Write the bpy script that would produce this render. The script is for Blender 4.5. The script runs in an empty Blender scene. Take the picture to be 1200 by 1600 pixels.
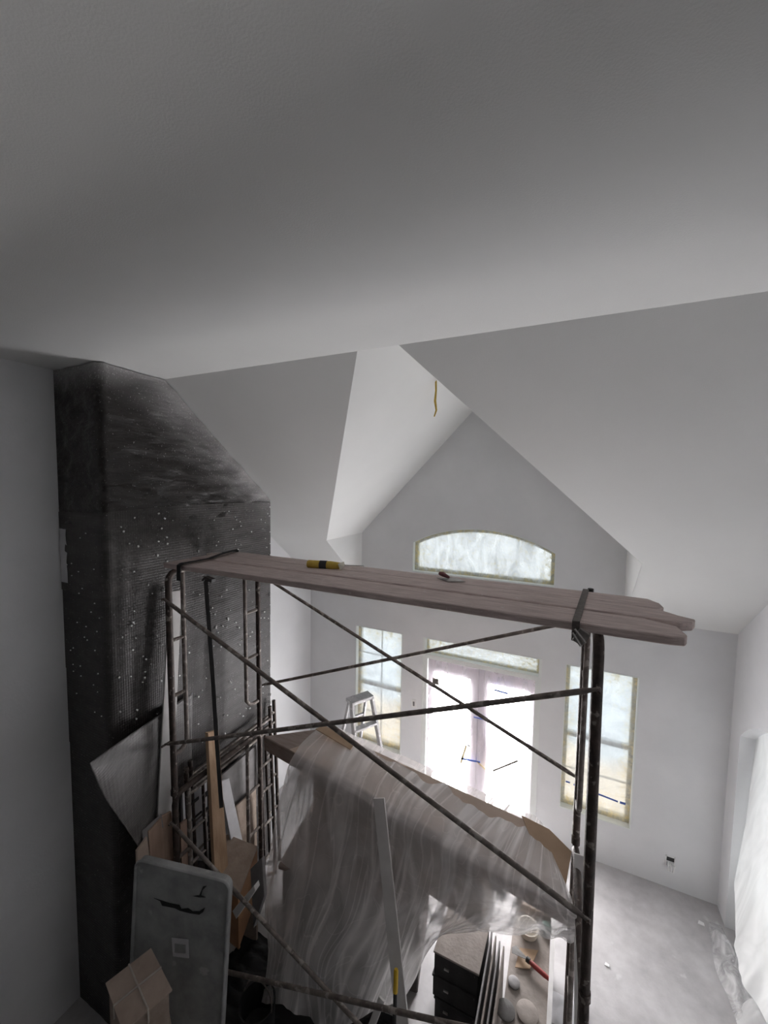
import bpy, bmesh, math, random
from mathutils import Vector, Matrix, noise
random.seed(7)
S = bpy.context.scene
COL = S.collection
H = 4.6                                     # camera height above the room floor (floor is z = 0)

# ------------------------------------------------------------------ camera
FPX, YAW, PITCH, ROLL = 619.58, 0.4351, 0.0686, 0.0151
cy, sy, cp, sp = math.cos(YAW), math.sin(YAW), math.cos(PITCH), math.sin(PITCH)
FW = Vector((-sy*cp, cy*cp, -sp)); R0 = Vector((cy, sy, 0)); U0 = R0.cross(FW)
RT = R0*math.cos(ROLL) + U0*math.sin(ROLL); UP = -R0*math.sin(ROLL) + U0*math.cos(ROLL)
EYE = Vector((0, 0, H))
cd = bpy.data.cameras.new('camera'); cd.sensor_fit = 'HORIZONTAL'; cd.sensor_width = 36.0
cd.lens = FPX/1200*36; cd.clip_start = 0.02; cd.clip_end = 200
co = bpy.data.objects.new('camera', cd); COL.objects.link(co)
m3 = Matrix((RT, UP, -FW)).transposed()
co.matrix_world = Matrix.Translation(EYE) @ m3.to_4x4()
S.camera = co

def at(u, v, x=None, y=None, z=None):
    """point of the room seen at photo pixel (u, v) and lying at the given distance"""
    d = FW + RT*(u-600)/FPX - UP*(v-800)/FPX
    t = x/d.x if x is not None else y/d.y if y is not None else (z-H)/d.z
    return EYE + d*t

# ------------------------------------------------------------------ world, exposure
W = bpy.data.worlds.new('world'); S.world = W; W.use_nodes = True
bg = W.node_tree.nodes['Background']; bg.inputs[0].default_value = (.75, .85, 1, 1); bg.inputs[1].default_value = 1.0
S.view_settings.view_transform = 'Standard'; S.view_settings.look = 'None'
S.view_settings.exposure = 0.34; S.view_settings.gamma = 1.0
S.view_settings.use_curve_mapping = False
S.cycles.max_bounces = 9; S.cycles.diffuse_bounces = 7; S.cycles.glossy_bounces = 2; S.cycles.transmission_bounces = 5; S.cycles.transparent_max_bounces = 10
S.cycles.use_adaptive_sampling = True; S.cycles.adaptive_threshold = .035
S.cycles.caustics_reflective = False; S.cycles.caustics_refractive = False
E_SIDE, E_ARCH, E_DOOR, E_RIGHT = .95, .90, 27.0, .88     # daylight in the panes

# ------------------------------------------------------------------ materials
MATS = {}
def nd(nt, t, **k):
    n = nt.nodes.new(t)
    for a, b in k.items():
        if a in n.inputs: n.inputs[a].default_value = b
        else: setattr(n, a, b)
    return n
def pm(name, c1, c2=None, scale=6, rough=.8, bump=.15, bscale=40, stretch=(1, 1, 1), metal=0, detail=6, lo=.35, hi=.65, spots=None):
    m = bpy.data.materials.new(name); m.use_nodes = True; nt = m.node_tree; L = nt.links
    b = nt.nodes['Principled BSDF']; b.inputs['Roughness'].default_value = rough; b.inputs['Metallic'].default_value = metal
    tc = nd(nt, 'ShaderNodeTexCoord'); mp = nd(nt, 'ShaderNodeMapping'); mp.inputs['Scale'].default_value = stretch
    L.new(tc.outputs['Object'], mp.inputs[0])
    n = nd(nt, 'ShaderNodeTexNoise', Scale=scale, Detail=detail, Roughness=.6); L.new(mp.outputs[0], n.inputs['Vector'])
    r = nd(nt, 'ShaderNodeValToRGB'); r.color_ramp.elements[0].position = lo; r.color_ramp.elements[1].position = hi
    c2 = c2 or tuple(x*.8 for x in c1)
    r.color_ramp.elements[0].color = (*c2, 1); r.color_ramp.elements[1].color = (*c1, 1)
    L.new(n.outputs['Fac'], r.inputs[0]); out = r.outputs[0]
    if spots:
        sc, th, colr = spots
        n3 = nd(nt, 'ShaderNodeTexNoise', Scale=sc, Detail=3); L.new(tc.outputs['Object'], n3.inputs['Vector'])
        r3 = nd(nt, 'ShaderNodeValToRGB'); r3.color_ramp.elements[0].position = th; r3.color_ramp.elements[1].position = th+.06
        L.new(n3.outputs['Fac'], r3.inputs[0])
        mx = nd(nt, 'ShaderNodeMix', data_type='RGBA'); L.new(r3.outputs[0], mx.inputs[0]); L.new(out, mx.inputs[6]); mx.inputs[7].default_value = (*colr, 1)
        out = mx.outputs[2]
    L.new(out, b.inputs['Base Color'])
    if bump:
        n2 = nd(nt, 'ShaderNodeTexNoise', Scale=bscale, Detail=4); L.new(mp.outputs[0], n2.inputs['Vector'])
        bp = nd(nt, 'ShaderNodeBump', Strength=bump, Distance=.01); L.new(n2.outputs['Fac'], bp.inputs['Height']); L.new(bp.outputs[0], b.inputs['Normal'])
    MATS[name] = m
    return m
def emis(name, top, low, split, strength):
    """daylit pane: sky above, sunlit ground and neighbouring walls below"""
    m = bpy.data.materials.new(name); m.use_nodes = True; nt = m.node_tree; L = nt.links
    nt.nodes.remove(nt.nodes['Principled BSDF'])
    g = nd(nt, 'ShaderNodeNewGeometry'); sx = nd(nt, 'ShaderNodeSeparateXYZ'); L.new(g.outputs['Position'], sx.inputs[0])
    n = nd(nt, 'ShaderNodeTexNoise', Scale=2.2, Detail=3); L.new(g.outputs['Position'], n.inputs['Vector'])
    a = nd(nt, 'ShaderNodeMath', operation='MULTIPLY_ADD'); L.new(n.outputs['Fac'], a.inputs[0]); a.inputs[1].default_value = .5; L.new(sx.outputs['Z'], a.inputs[2])
    mr = nd(nt, 'ShaderNodeMapRange'); L.new(a.outputs[0], mr.inputs[0]); mr.inputs[1].default_value = split+.15; mr.inputs[2].default_value = split+.35
    mx = nd(nt, 'ShaderNodeMix', data_type='RGBA'); L.new(mr.outputs[0], mx.inputs[0]); mx.inputs[6].default_value = (*low, 1); mx.inputs[7].default_value = (*top, 1)
    e = nd(nt, 'ShaderNodeEmission', Strength=strength); L.new(mx.outputs[2], e.inputs[0])
    L.new(e.outputs[0], nt.nodes['Material Output'].inputs[0])
    MATS[name] = m; return m
def film(name, base=(.85, .87, .88), lo=.15, hi=.75, scale=3, stretch=(1, 1, 1), stain=None, edge=None, trans=.6, uvs=False, bump=.3, rough=.5):
    """thin plastic: partly see-through, partly scattering, thicker along creases; stain = dried overspray"""
    m = bpy.data.materials.new(name); m.use_nodes = True; nt = m.node_tree; L = nt.links
    nt.nodes.remove(nt.nodes['Principled BSDF'])
    tc = nd(nt, 'ShaderNodeTexCoord'); mp = nd(nt, 'ShaderNodeMapping'); mp.inputs['Scale'].default_value = stretch; L.new(tc.outputs['UV' if uvs else 'Object'], mp.inputs[0])
    n = nd(nt, 'ShaderNodeTexNoise', Scale=scale, Detail=3, Roughness=.6, Distortion=.8); L.new(mp.outputs[0], n.inputs['Vector'])
    r = nd(nt, 'ShaderNodeMapRange'); L.new(n.outputs['Fac'], r.inputs[0]); r.inputs[1].default_value = .35; r.inputs[2].default_value = .68; r.inputs[3].default_value = lo; r.inputs[4].default_value = hi
    fac = r.outputs[0]; colr = None
    if uvs:                                  # thin bright creases: level lines of long noise
        for sc2, st2, wid, amt in ((1.0, (10, 1.1, 1), .05, .38), (1.0, (22, 1.5, 1), .04, .26), (1.6, (8, 5, 1), .010, .16)):
            m_ = nd(nt, 'ShaderNodeMapping'); m_.inputs['Scale'].default_value = st2; m_.inputs['Location'].default_value = (wid*300, amt*7, 0); L.new(tc.outputs['UV'], m_.inputs[0])
            n_ = nd(nt, 'ShaderNodeTexNoise', Scale=sc2, Detail=1, Roughness=.4, Distortion=.6); L.new(m_.outputs[0], n_.inputs['Vector'])
            s_ = nd(nt, 'ShaderNodeMath', operation='SUBTRACT'); L.new(n_.outputs['Fac'], s_.inputs[0]); s_.inputs[1].default_value = .5
            a_ = nd(nt, 'ShaderNodeMath', operation='ABSOLUTE'); L.new(s_.outputs[0], a_.inputs[0])
            q_ = nd(nt, 'ShaderNodeMapRange'); L.new(a_.outputs[0], q_.inputs[0]); q_.inputs[1].default_value = 0; q_.inputs[2].default_value = wid; q_.inputs[3].default_value = amt; q_.inputs[4].default_value = 0
            p_ = nd(nt, 'ShaderNodeMath', operation='ADD', use_clamp=True); L.new(fac, p_.inputs[0]); L.new(q_.outputs[0], p_.inputs[1]); fac = p_.outputs[0]
    if stain:
        n2 = nd(nt, 'ShaderNodeTexNoise', Scale=stain[1], Detail=4, Roughness=.7); L.new(tc.outputs['Object'], n2.inputs['Vector'])
        gen = nd(nt, 'ShaderNodeSeparateXYZ'); L.new(tc.outputs['UV'], gen.inputs[0])
        def edge_d(o):
            s1 = nd(nt, 'ShaderNodeMath', operation='SUBTRACT'); s1.inputs[0].default_value = 1; L.new(o, s1.inputs[1])
            mn = nd(nt, 'ShaderNodeMath', operation='MINIMUM'); L.new(o, mn.inputs[0]); L.new(s1.outputs[0], mn.inputs[1]); return mn.outputs[0]
        mn = nd(nt, 'ShaderNodeMath', operation='MINIMUM'); L.new(edge_d(gen.outputs['X']), mn.inputs[0]); L.new(edge_d(gen.outputs['Y']), mn.inputs[1])
        ed = nd(nt, 'ShaderNodeMapRange'); L.new(mn.outputs[0], ed.inputs[0]); ed.inputs[1].default_value = .0; ed.inputs[2].default_value = stain[2]; ed.inputs[3].default_value = .36; ed.inputs[4].default_value = stain[4] if len(stain) > 4 else -.02
        ad = nd(nt, 'ShaderNodeMath', operation='ADD'); L.new(n2.outputs['Fac'], ad.inputs[0]); L.new(ed.outputs[0], ad.inputs[1])
        st = nd(nt, 'ShaderNodeMapRange'); L.new(ad.outputs[0], st.inputs[0]); st.inputs[1].default_value = .58; st.inputs[2].default_value = .95; st.inputs[4].default_value = stain[3]
        mxf = nd(nt, 'ShaderNodeMath', operation='MAXIMUM'); L.new(fac, mxf.inputs[0]); L.new(st.outputs[0], mxf.inputs[1]); fac = mxf.outputs[0]
        cm = nd(nt, 'ShaderNodeMix', data_type='RGBA'); L.new(st.outputs[0], cm.inputs[0]); cm.inputs[6].default_value = (*base, 1); cm.inputs[7].default_value = (*stain[0], 1); colr = cm.outputs[2]
    d = nd(nt, 'ShaderNodeBsdfDiffuse'); t = nd(nt, 'ShaderNodeBsdfTranslucent'); gl = nd(nt, 'ShaderNodeBsdfGlossy', Roughness=rough)
    for s in (d, t):
        s.inputs['Color'].default_value = (*base, 1)
        if colr: L.new(colr, s.inputs['Color'])
    bp = nd(nt, 'ShaderNodeBump', Strength=bump, Distance=.02); L.new(n.outputs['Fac'], bp.inputs['Height'])
    for s in (d, t, gl): L.new(bp.outputs[0], s.inputs['Normal'])
    m1 = nd(nt, 'ShaderNodeMixShader'); m1.inputs[0].default_value = trans; L.new(d.outputs[0], m1.inputs[1]); L.new(t.outputs[0], m1.inputs[2])
    m2 = nd(nt, 'ShaderNodeMixShader'); m2.inputs[0].default_value = .08; L.new(m1.outputs[0], m2.inputs[1]); L.new(gl.outputs[0], m2.inputs[2])
    tr = nd(nt, 'ShaderNodeBsdfTransparent'); m4 = nd(nt, 'ShaderNodeMixShader'); L.new(fac, m4.inputs[0]); L.new(tr.outputs[0], m4.inputs[1]); L.new(m2.outputs[0], m4.inputs[2])
    L.new(m4.outputs[0], nt.nodes['Material Output'].inputs[0])
    MATS[name] = m; return m

WALLC = (.805, .815, .83)
pm('wall', WALLC, (.745, .755, .77), scale=1.3, rough=.9, bump=.1, bscale=60)
pm('ceiling', (.835, .845, .835), (.81, .82, .81), scale=1.2, rough=.95, bump=.12, bscale=160)
pm('concrete', (.56, .55, .555), (.41, .40, .405), scale=3.6, rough=.95, bump=.2, bscale=18, spots=(5.1, .66, (.60, .595, .595)))
pm('jamb', (.80, .83, .82), (.76, .79, .78), scale=3, rough=.5, bump=0)
pm('vinyl', (.78, .80, .80), (.72, .74, .74), scale=3, rough=.4, bump=0)
pm('doorpaint', (.62, .58, .64), (.56, .52, .58), scale=3, rough=.5, bump=0)
pm('plank', (.64, .54, .51), (.44, .36, .34), scale=5, rough=.9, bump=.5, bscale=14, stretch=(1, 9, 9), spots=(26, .66, (.60, .55, .53)))
pm('rust', (.10, .075, .065), (.045, .035, .032), scale=14, rough=.6, bump=.4, bscale=60, metal=.3, spots=(20, .62, (.30, .27, .24)))
pm('oldpipe', (.24, .21, .19), (.12, .10, .09), scale=14, rough=.7, bump=.4, bscale=60, metal=.2, spots=(16, .56, (.36, .33, .30)))
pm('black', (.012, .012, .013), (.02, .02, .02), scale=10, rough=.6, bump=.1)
pm('strapgrey', (.16, .14, .13), (.10, .09, .08), scale=40, rough=.8, bump=.3)
pm('steel', (.55, .54, .52), (.35, .34, .33), scale=20, rough=.35, bump=.05, metal=.8)
pm('aluminium', (.50, .50, .51), (.36, .36, .37), scale=12, rough=.5, bump=.1, metal=.35, spots=(30, .62, (.75, .75, .75)))
pm('card', (.46, .33, .23), (.38, .27, .18), scale=4, rough=.9, bump=.1)
pm('cardlight', (.60, .49, .41), (.50, .40, .33), scale=4, rough=.9, bump=.1)
pm('cardgrey', (.54, .44, .37), (.43, .34, .28), scale=6, rough=.9, bump=.2)
pm('pine', (.58, .41, .27), (.44, .29, .18), scale=3, rough=.8, bump=.2, stretch=(8, 8, 1))
pm('lumber', (.44, .31, .235), (.33, .225, .17), scale=3, rough=.85, bump=.2, stretch=(7, 7, 1))
pm('lowbounce', (.17, .15, .13), (.13, .11, .10), scale=3, rough=.9, bump=.1)  # unseen surfaces toned dark to cut bounce onto the near ceiling
pm('plywood', (.44, .36, .30), (.33, .26, .21), scale=7, rough=.9, bump=.2)
pm('plyorange', (.40, .22, .11), (.28, .14, .07), scale=5, rough=.8, bump=.2)
pm('whiteboard', (.68, .67, .66), (.58, .57, .56), scale=5, rough=.7, bump=.05)
pm('paper', (.60, .60, .62), (.52, .52, .54), scale=8, rough=.8, bump=0)
pm('dustytable', (.38, .39, .39), (.24, .25, .25), scale=5, rough=.55, bump=.3, bscale=10, spots=(9, .66, (.44, .445, .445)))
pm('darkbox', (.045, .042, .042), (.025, .023, .023), scale=8, rough=.8, bump=.2, spots=(24, .70, (.2, .19, .18)))
pm('dust', (.36, .32, .29), (.27, .24, .22), scale=7, rough=.95, bump=.3)
pm('panelgrey', (.26, .25, .25), (.19, .18, .18), scale=6, rough=.7, bump=.1)
pm('woodslab', (.36, .30, .27), (.25, .20, .18), scale=4, rough=.85, bump=.3, stretch=(1, 8, 8))
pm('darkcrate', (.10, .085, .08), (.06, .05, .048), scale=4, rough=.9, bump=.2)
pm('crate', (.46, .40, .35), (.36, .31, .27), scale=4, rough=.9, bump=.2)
pm('yellow', (.62, .43, .07), (.45, .30, .04), scale=14, rough=.6, bump=.3)
pm('yellowgrip', (.72, .48, .03), (.6, .38, .02), scale=10, rough=.5, bump=.1)
pm('ink', (.03, .03, .035), (.05, .05, .05), scale=10, rough=.8, bump=0)
pm('red', (.30, .035, .03), (.18, .02, .02), scale=10, rough=.5, bump=.1)
pm('wineplastic', (.22, .07, .08), (.15, .05, .05), scale=10, rough=.5, bump=0)
pm('green', (.03, .11, .08), (.02, .07, .05), scale=8, rough=.6, bump=.1)
pm('cream', (.62, .58, .50), (.5, .46, .4), scale=6, rough=.7, bump=.1)
pm('disc', (.17, .165, .16), (.11, .105, .10), scale=10, rough=.8, bump=.2)
pm('shade_sheet', (.022, .022, .024), (.013, .013, .014), scale=5, rough=.6, bump=.4)  # near-black floor layer standing in for the shade under the scaffold
pm('bluetape', (.09, .16, .52), (.07, .12, .42), scale=8, rough=.7, bump=0)
pm('tapeyellow', (.66, .55, .32), (.55, .45, .25), scale=8, rough=.7, bump=0)
pm('switchwhite', (.85, .85, .84), (.8, .8, .8), scale=8, rough=.4, bump=0)
pm('stringw', (.62, .58, .52), (.5, .46, .42), scale=30, rough=.9, bump=0)
pm('tearblack', (.012, .013, .014), (.02, .02, .02), scale=10, rough=.7, bump=0)

emis('sky_pane', (.86, .95, 1.0), (1.0, .93, .80), 1.25, E_SIDE)
emis('sky_arch', (.90, .97, 1.0), (.90, .97, 1.0), 0, E_ARCH)
emis('sky_door', (1.0, .98, 1.0), (1.0, .97, .95), .8, E_DOOR)
emis('sky_right', (.97, .99, 1.0), (1.0, .97, .92), .5, E_RIGHT)

film('film_window', lo=.30, hi=.75, scale=4, stain=((.84, .70, .36), 9, .24, .85))
film('film_arch', lo=.25, hi=.9, scale=3.2, stretch=(2.2, 1, .8), stain=((.66, .54, .20), 14, .13, .88, .08), bump=.6)
film('film_transom', lo=.25, hi=.8, scale=10, stretch=(.6, 1, 1.5), stain=((.56, .46, .20), 22, .30, .92, .18))
film('film_door', base=(.86, .835, .85), lo=.12, hi=.34, scale=3, stretch=(2.5, 1, .5), stain=((.72, .55, .50), 9, .05, .5))
film('drape', base=(.90, .90, .90), lo=.62, hi=.98, scale=1.6, stretch=(1, 1.6, .6), trans=.55, bump=.5)
film('sheet', base=(.95, .93, .93), lo=.42, hi=.72, scale=1.6, stretch=(5, 2.2, 1), trans=.3, bump=.25, rough=.3, uvs=True)
film('puddle', base=(.80, .80, .81), lo=.25, hi=.85, scale=6, trans=.3, bump=.7, rough=.3)

def netting(name, base, ribs, bump, gloss, spray):
    m = bpy.data.materials.new(name); m.use_nodes = True; nt = m.node_tree; L = nt.links
    b = nt.nodes['Principled BSDF']; b.inputs['Roughness'].default_value = gloss
    g = nd(nt, 'ShaderNodeNewGeometry'); sx = nd(nt, 'ShaderNodeSeparateXYZ'); L.new(g.outputs['Position'], sx.inputs[0])
    def M(op, a, c=None, d=None):
        n = nd(nt, 'ShaderNodeMath', operation=op)
        for i, q in enumerate((a, c, d)):
            if q is None: continue
            if isinstance(q, (int, float)): n.inputs[i].default_value = q
            else: L.new(q, n.inputs[i])
        return n.outputs[0]
    xy = M('ADD', sx.outputs['X'], sx.outputs['Y'])
    n = nd(nt, 'ShaderNodeTexNoise', Scale=7, Detail=5); mp = nd(nt, 'ShaderNodeMapping'); mp.inputs['Scale'].default_value = (1, .6, 2.2); L.new(g.outputs['Position'], mp.inputs[0]); L.new(mp.outputs[0], n.inputs['Vector'])
    h = n.outputs['Fac']
    if ribs:
        rib = M('MULTIPLY', M('ADD', M('SINE', M('MULTIPLY', xy, 330)), M('SINE', M('MULTIPLY', sx.outputs['Z'], 280))), .06)
        h = M('ADD', M('MULTIPLY', n.outputs['Fac'], .5), rib)
    bp = nd(nt, 'ShaderNodeBump', Strength=bump, Distance=.02); L.new(h, bp.inputs['Height']); L.new(bp.outputs[0], b.inputs['Normal'])
    r = nd(nt, 'ShaderNodeValToRGB'); r.color_ramp.elements[0].position = .3; r.color_ramp.elements[1].position = .75
    r.color_ramp.elements[0].color = (*[c*.7 for c in base], 1); r.color_ramp.elements[1].color = (*[c*1.35 for c in base], 1); L.new(n.outputs['Fac'], r.inputs[0]); out = r.outputs[0]
    # paint overspray: dense next to the ceiling it was sprayed from, plus loose specks
    d1 = M('MULTIPLY', M('SUBTRACT', 5.473, sx.outputs['Z']), 2.2)
    d2 = M('MULTIPLY', M('SUBTRACT', M('MULTIPLY_ADD', M('SUBTRACT', sx.outputs['Y'], 2.3415), -.8088, 5.473), sx.outputs['Z']), .78)
    dm = M('MINIMUM', d1, d2)
    n4 = nd(nt, 'ShaderNodeTexNoise', Scale=85, Detail=3); L.new(g.outputs['Position'], n4.inputs['Vector'])
    n5 = nd(nt, 'ShaderNodeTexNoise', Scale=3, Detail=2); L.new(g.outputs['Position'], n5.inputs['Vector'])
    fall = nd(nt, 'ShaderNodeMapRange'); L.new(dm, fall.inputs[0]); fall.inputs[1].default_value = 0; fall.inputs[2].default_value = .50; fall.inputs[3].default_value = spray; fall.inputs[4].default_value = 0
    f2 = M('MULTIPLY', M('POWER', fall.outputs[0], 1.7), M('ADD', n5.outputs['Fac'], .35))
    sp_ = nd(nt, 'ShaderNodeMapRange'); L.new(M('ADD', n4.outputs['Fac'], M('MULTIPLY', fall.outputs[0], .08)), sp_.inputs[0]); sp_.inputs[1].default_value = .66; sp_.inputs[2].default_value = .74; sp_.inputs[4].default_value = .55
    tot = M('MINIMUM', M('ADD', f2, sp_.outputs[0]), .9)
    mx = nd(nt, 'ShaderNodeMix', data_type='RGBA'); L.new(tot, mx.inputs[0]); L.new(out, mx.inputs[6]); mx.inputs[7].default_value = (.62, .61, .61, 1)
    L.new(mx.outputs[2], b.inputs['Base Color'])
    MATS[name] = m
netting('blackfilm', (.024, .020, .019), False, 1.0, .32, .85)
netting('mesh_a', (.062, .057, .055), True, .5, .55, .6)
netting('mesh_b', (.046, .042, .041), True, .5, .55, .3)
netting('mesh_flap', (.105, .10, .098), True, .45, .5, 0)
netting('mesh_side', (.016, .016, .017), True, .5, .55, .3)

# ------------------------------------------------------------------ mesh builder
class MB:
    def __init__(s): s.v = []; s.f = []; s.uv = None
    def add(s, vs, fs):
        o = len(s.v); s.v += [Vector(p) for p in vs]; s.f += [tuple(i+o for i in f) for f in fs]; return s
    def box(s, c, d, rot=None):
        c = Vector(c); q = []
        for x in (-.5, .5):
            for y in (-.5, .5):
                for z in (-.5, .5):
                    p = Vector((x*d[0], y*d[1], z*d[2])); q.append(c + (rot @ p if rot else p))
        return s.add(q, [(0, 1, 3, 2), (4, 6, 7, 5), (0, 4, 5, 1), (2, 3, 7, 6), (0, 2, 6, 4), (1, 5, 7, 3)])
    def bb(s, a, b):
        return s.box([(a[i]+b[i])/2 for i in range(3)], [abs(a[i]-b[i]) for i in range(3)])
    def beam(s, a, b, w, t, side=(0, 0, 1)):
        """rectangular bar from a to b; w across 'side', t along the third axis"""
        a = Vector(a); b = Vector(b); d = (b-a).normalized(); sd = Vector(side); sd = (sd - d*sd.dot(d)).normalized(); th = d.cross(sd)
        q = []
        for p in (a, b):
            for i, j in ((-1, -1), (1, -1), (1, 1), (-1, 1)): q.append(p + sd*(w/2*i) + th*(t/2*j))
        return s.add(q, [(3, 2, 1, 0), (4, 5, 6, 7), (0, 1, 5, 4), (1, 2, 6, 5), (2, 3, 7, 6), (3, 0, 4, 7)])
    def path(s, pts, r, n=10, cap=True):
        pts = [Vector(p) for p in pts]; rings = []; prev = None
        for i, p in enumerate(pts):
            t = (pts[min(i+1, len(pts)-1)] - pts[max(i-1, 0)]).normalized()
            if prev is None:
                a = Vector((0, 0, 1)) if abs(t.z) < .9 else Vector((1, 0, 0)); n1 = t.cross(a).normalized()
            else: n1 = (prev - t*prev.dot(t)).normalized()
            prev = n1; n2 = t.cross(n1); rr = r[i] if isinstance(r, (list, tuple)) else r
            rings.append([p + (n1*math.cos(2*math.pi*k/n) + n2*math.sin(2*math.pi*k/n))*rr for k in range(n)])
        fs = []
        for i in range(len(pts)-1):
            for k in range(n): fs.append((i*n+k, i*n+(k+1) % n, (i+1)*n+(k+1) % n, (i+1)*n+k))
        if cap: fs.append(tuple(range(n))[::-1]); fs.append(tuple((len(pts)-1)*n+k for k in range(n)))
        return s.add([q for g in rings for q in g], fs)
    def prism(s, poly, vec):
        poly = [Vector(p) for p in poly]; vec = Vector(vec); n = len(poly)
        fs = [tuple(range(n))[::-1], tuple(range(n, 2*n))] + [(i, (i+1) % n, n+(i+1) % n, n+i) for i in range(n)]
        return s.add(poly + [p+vec for p in poly], fs)
    def grid(s, fn, nu, nv, uv=True):
        vs = []; s.uvl = []
        for j in range(nv+1):
            for i in range(nu+1): vs.append(fn(i/nu, j/nv)); s.uvl.append((i/nu, j/nv))
        fs = [(j*(nu+1)+i, j*(nu+1)+i+1, (j+1)*(nu+1)+i+1, (j+1)*(nu+1)+i) for j in range(nv) for i in range(nu)]
        s.uv = s.uvl; return s.add(vs, fs)
    def lathe(s, c, prof, n=20):
        c = Vector(c); vs = []
        for r, z in prof:
            for k in range(n): vs.append(c + Vector((r*math.cos(2*math.pi*k/n), r*math.sin(2*math.pi*k/n), z)))
        fs = [(i*n+k, i*n+(k+1) % n, (i+1)*n+(k+1) % n, (i+1)*n+k) for i in range(len(prof)-1) for k in range(n)]
        fs += [tuple(range(n))[::-1], tuple((len(prof)-1)*n+k for k in range(n))]
        return s.add(vs, fs)
    def build(s, name, mat, parent=None, smooth=False, bevel=0, solid=0):
        if parent is None:
            xs = [p.x for p in s.v]; ys = [p.y for p in s.v]; org = Vector(((min(xs)+max(xs))/2, (min(ys)+max(ys))/2, min(p.z for p in s.v)))
            off = org
        else:
            off = Vector((0, 0, 0)); q = parent
            while q: off += q.location; q = q.parent
            org = Vector((0, 0, 0))
        me = bpy.data.meshes.new(name); me.from_pydata([p-off for p in s.v], [], s.f)
        if s.uv and len(s.uv) == len(s.v):
            ul = me.uv_layers.new(name='UVMap')
            for lp in me.loops: ul.data[lp.index].uv = s.uv[lp.vertex_index]
        bm = bmesh.new(); bm.from_mesh(me)
        if not s.uv: bmesh.ops.recalc_face_normals(bm, faces=bm.faces)
        if bevel: bmesh.ops.bevel(bm, geom=list(bm.edges), offset=bevel, segments=1, affect='EDGES', clamp_overlap=True)
        bm.to_mesh(me); bm.free()
        if smooth:
            for p in me.polygons: p.use_smooth = True
        me.materials.append(MATS[mat])
        o = bpy.data.objects.new(name, me); COL.objects.link(o); o.location = org
        if parent: o.parent = parent; o.location = (0, 0, 0)
        if smooth and not s.uv:
            md = o.modifiers.new('edges', 'EDGE_SPLIT'); md.split_angle = math.radians(45)
        if solid:
            md = o.modifiers.new('thickness', 'SOLIDIFY'); md.thickness = solid; md.offset = 0
        return o
def tag(o, label, cat=None, group=None, kind=None):
    o['label'] = label
    if cat: o['category'] = cat
    if group: o['group'] = group
    if kind: o['kind'] = kind
    return o
def thing(name, loc, label, cat=None, group=None, kind=None):
    o = bpy.data.objects.new(name, None); COL.objects.link(o); o.location = loc; o.empty_display_size = .1
    return tag(o, label, cat, group, kind)
def holed(outer, holes, to3, vec):
    """plate with openings: outlines in 2-D, to3 lifts to 3-D, vec = thickness"""
    bm = bmesh.new()
    for loop in [outer] + holes:
        vs = [bm.verts.new(to3(*p)) for p in loop]
        for i in range(len(vs)): bm.edges.new((vs[i], vs[(i+1) % len(vs)]))
    bmesh.ops.triangle_fill(bm, edges=bm.edges[:], use_beauty=True, use_dissolve=False)
    ex = bmesh.ops.extrude_face_region(bm, geom=bm.faces[:])
    for g in ex['geom']:
        if isinstance(g, bmesh.types.BMVert): g.co += Vector(vec)
    bmesh.ops.recalc_face_normals(bm, faces=bm.faces)
    b = MB(); bm.verts.ensure_lookup_table(); bm.verts.index_update()
    b.add([v.co.copy() for v in bm.verts], [tuple(v.index for v in f.verts) for f in bm.faces]); bm.free()
    return b
def nz(p, s=1.0): return noise.noise(Vector(p)*s)

# ------------------------------------------------------------------ room shell
D, XL, XR = 5.30, -3.765, 1.686
ZC, YC, ZE = 5.473, 2.3415, 3.08
SL = (ZC-ZE)/(YC-D)
zz = lambda y: ZC + (y-YC)*SL
yy = lambda z: YC + (z-ZC)/SL
BACK = -5.0
def arch(x0, x1, z0, zs, za, n=18):
    c = (x0+x1)/2; h = (x1-x0)/2; rise = za-zs; r = (h*h+rise*rise)/(2*rise); zc = za-r; a0 = math.asin(h/r)
    return [(x0, z0), (x1, z0)] + [(c + r*math.sin(a0 - 2*a0*k/n), zc + r*math.cos(a0 - 2*a0*k/n)) for k in range(n+1)]
WIN = {'l': (-2.917, -2.128, .546, 2.42), 'r': (.056, .839, .546, 2.42)}
DOORX = (-1.789, -.239); DTOP = 2.174; TR0, TR1 = 2.174, 2.423
AX0, AX1, AZ0, AZS, AZA = -2.002, -.109, 3.358, 3.787, 4.03
DL, DLZ, DR, DRZ, RX, RZ = -2.83, 3.865, .64, 3.91, -1.159, 5.62     # dormer: eaves and ridge
rect = lambda x0, x1, z0, z1: [(x0, z0), (x1, z0), (x1, z1), (x0, z1)]

fl = MB().bb((XL-.2, BACK, -.12), (XR+.5, D+.2, 0)).build('floor', 'concrete'); tag(fl, 'dusty bare concrete floor in front of the windows', kind='structure')
outer = [(XL, 0), (DOORX[0], 0), (DOORX[0], TR1), (DOORX[1], TR1), (DOORX[1], 0), (XR, 0), (XR, ZE), (DR, ZE), (DR, DRZ), (RX, RZ), (DL, DLZ), (DL, ZE), (XL, ZE)]
wf = holed(outer, [rect(*WIN['l']), rect(*WIN['r']), arch(AX0, AX1, AZ0, AZS, AZA)], lambda x, z: (x, D, z), (0, .18, 0)).build('wall_far', 'wall')
tag(wf, 'grey primed gable wall holding the front door and windows', kind='structure')
OY0, OY1, OZS, OZA = 3.35, 5.06, 2.10, 2.50                           # arched opening in the right wall
ropen = [(BACK, 0)] + [(OY0, 0)] + [(y, z) for y, z in arch(OY0, OY1, 0, OZS, OZA)[2:]][::-1] + [(OY1, 0), (D, 0), (D, ZE), (YC, ZC), (BACK, ZC)]
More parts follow.
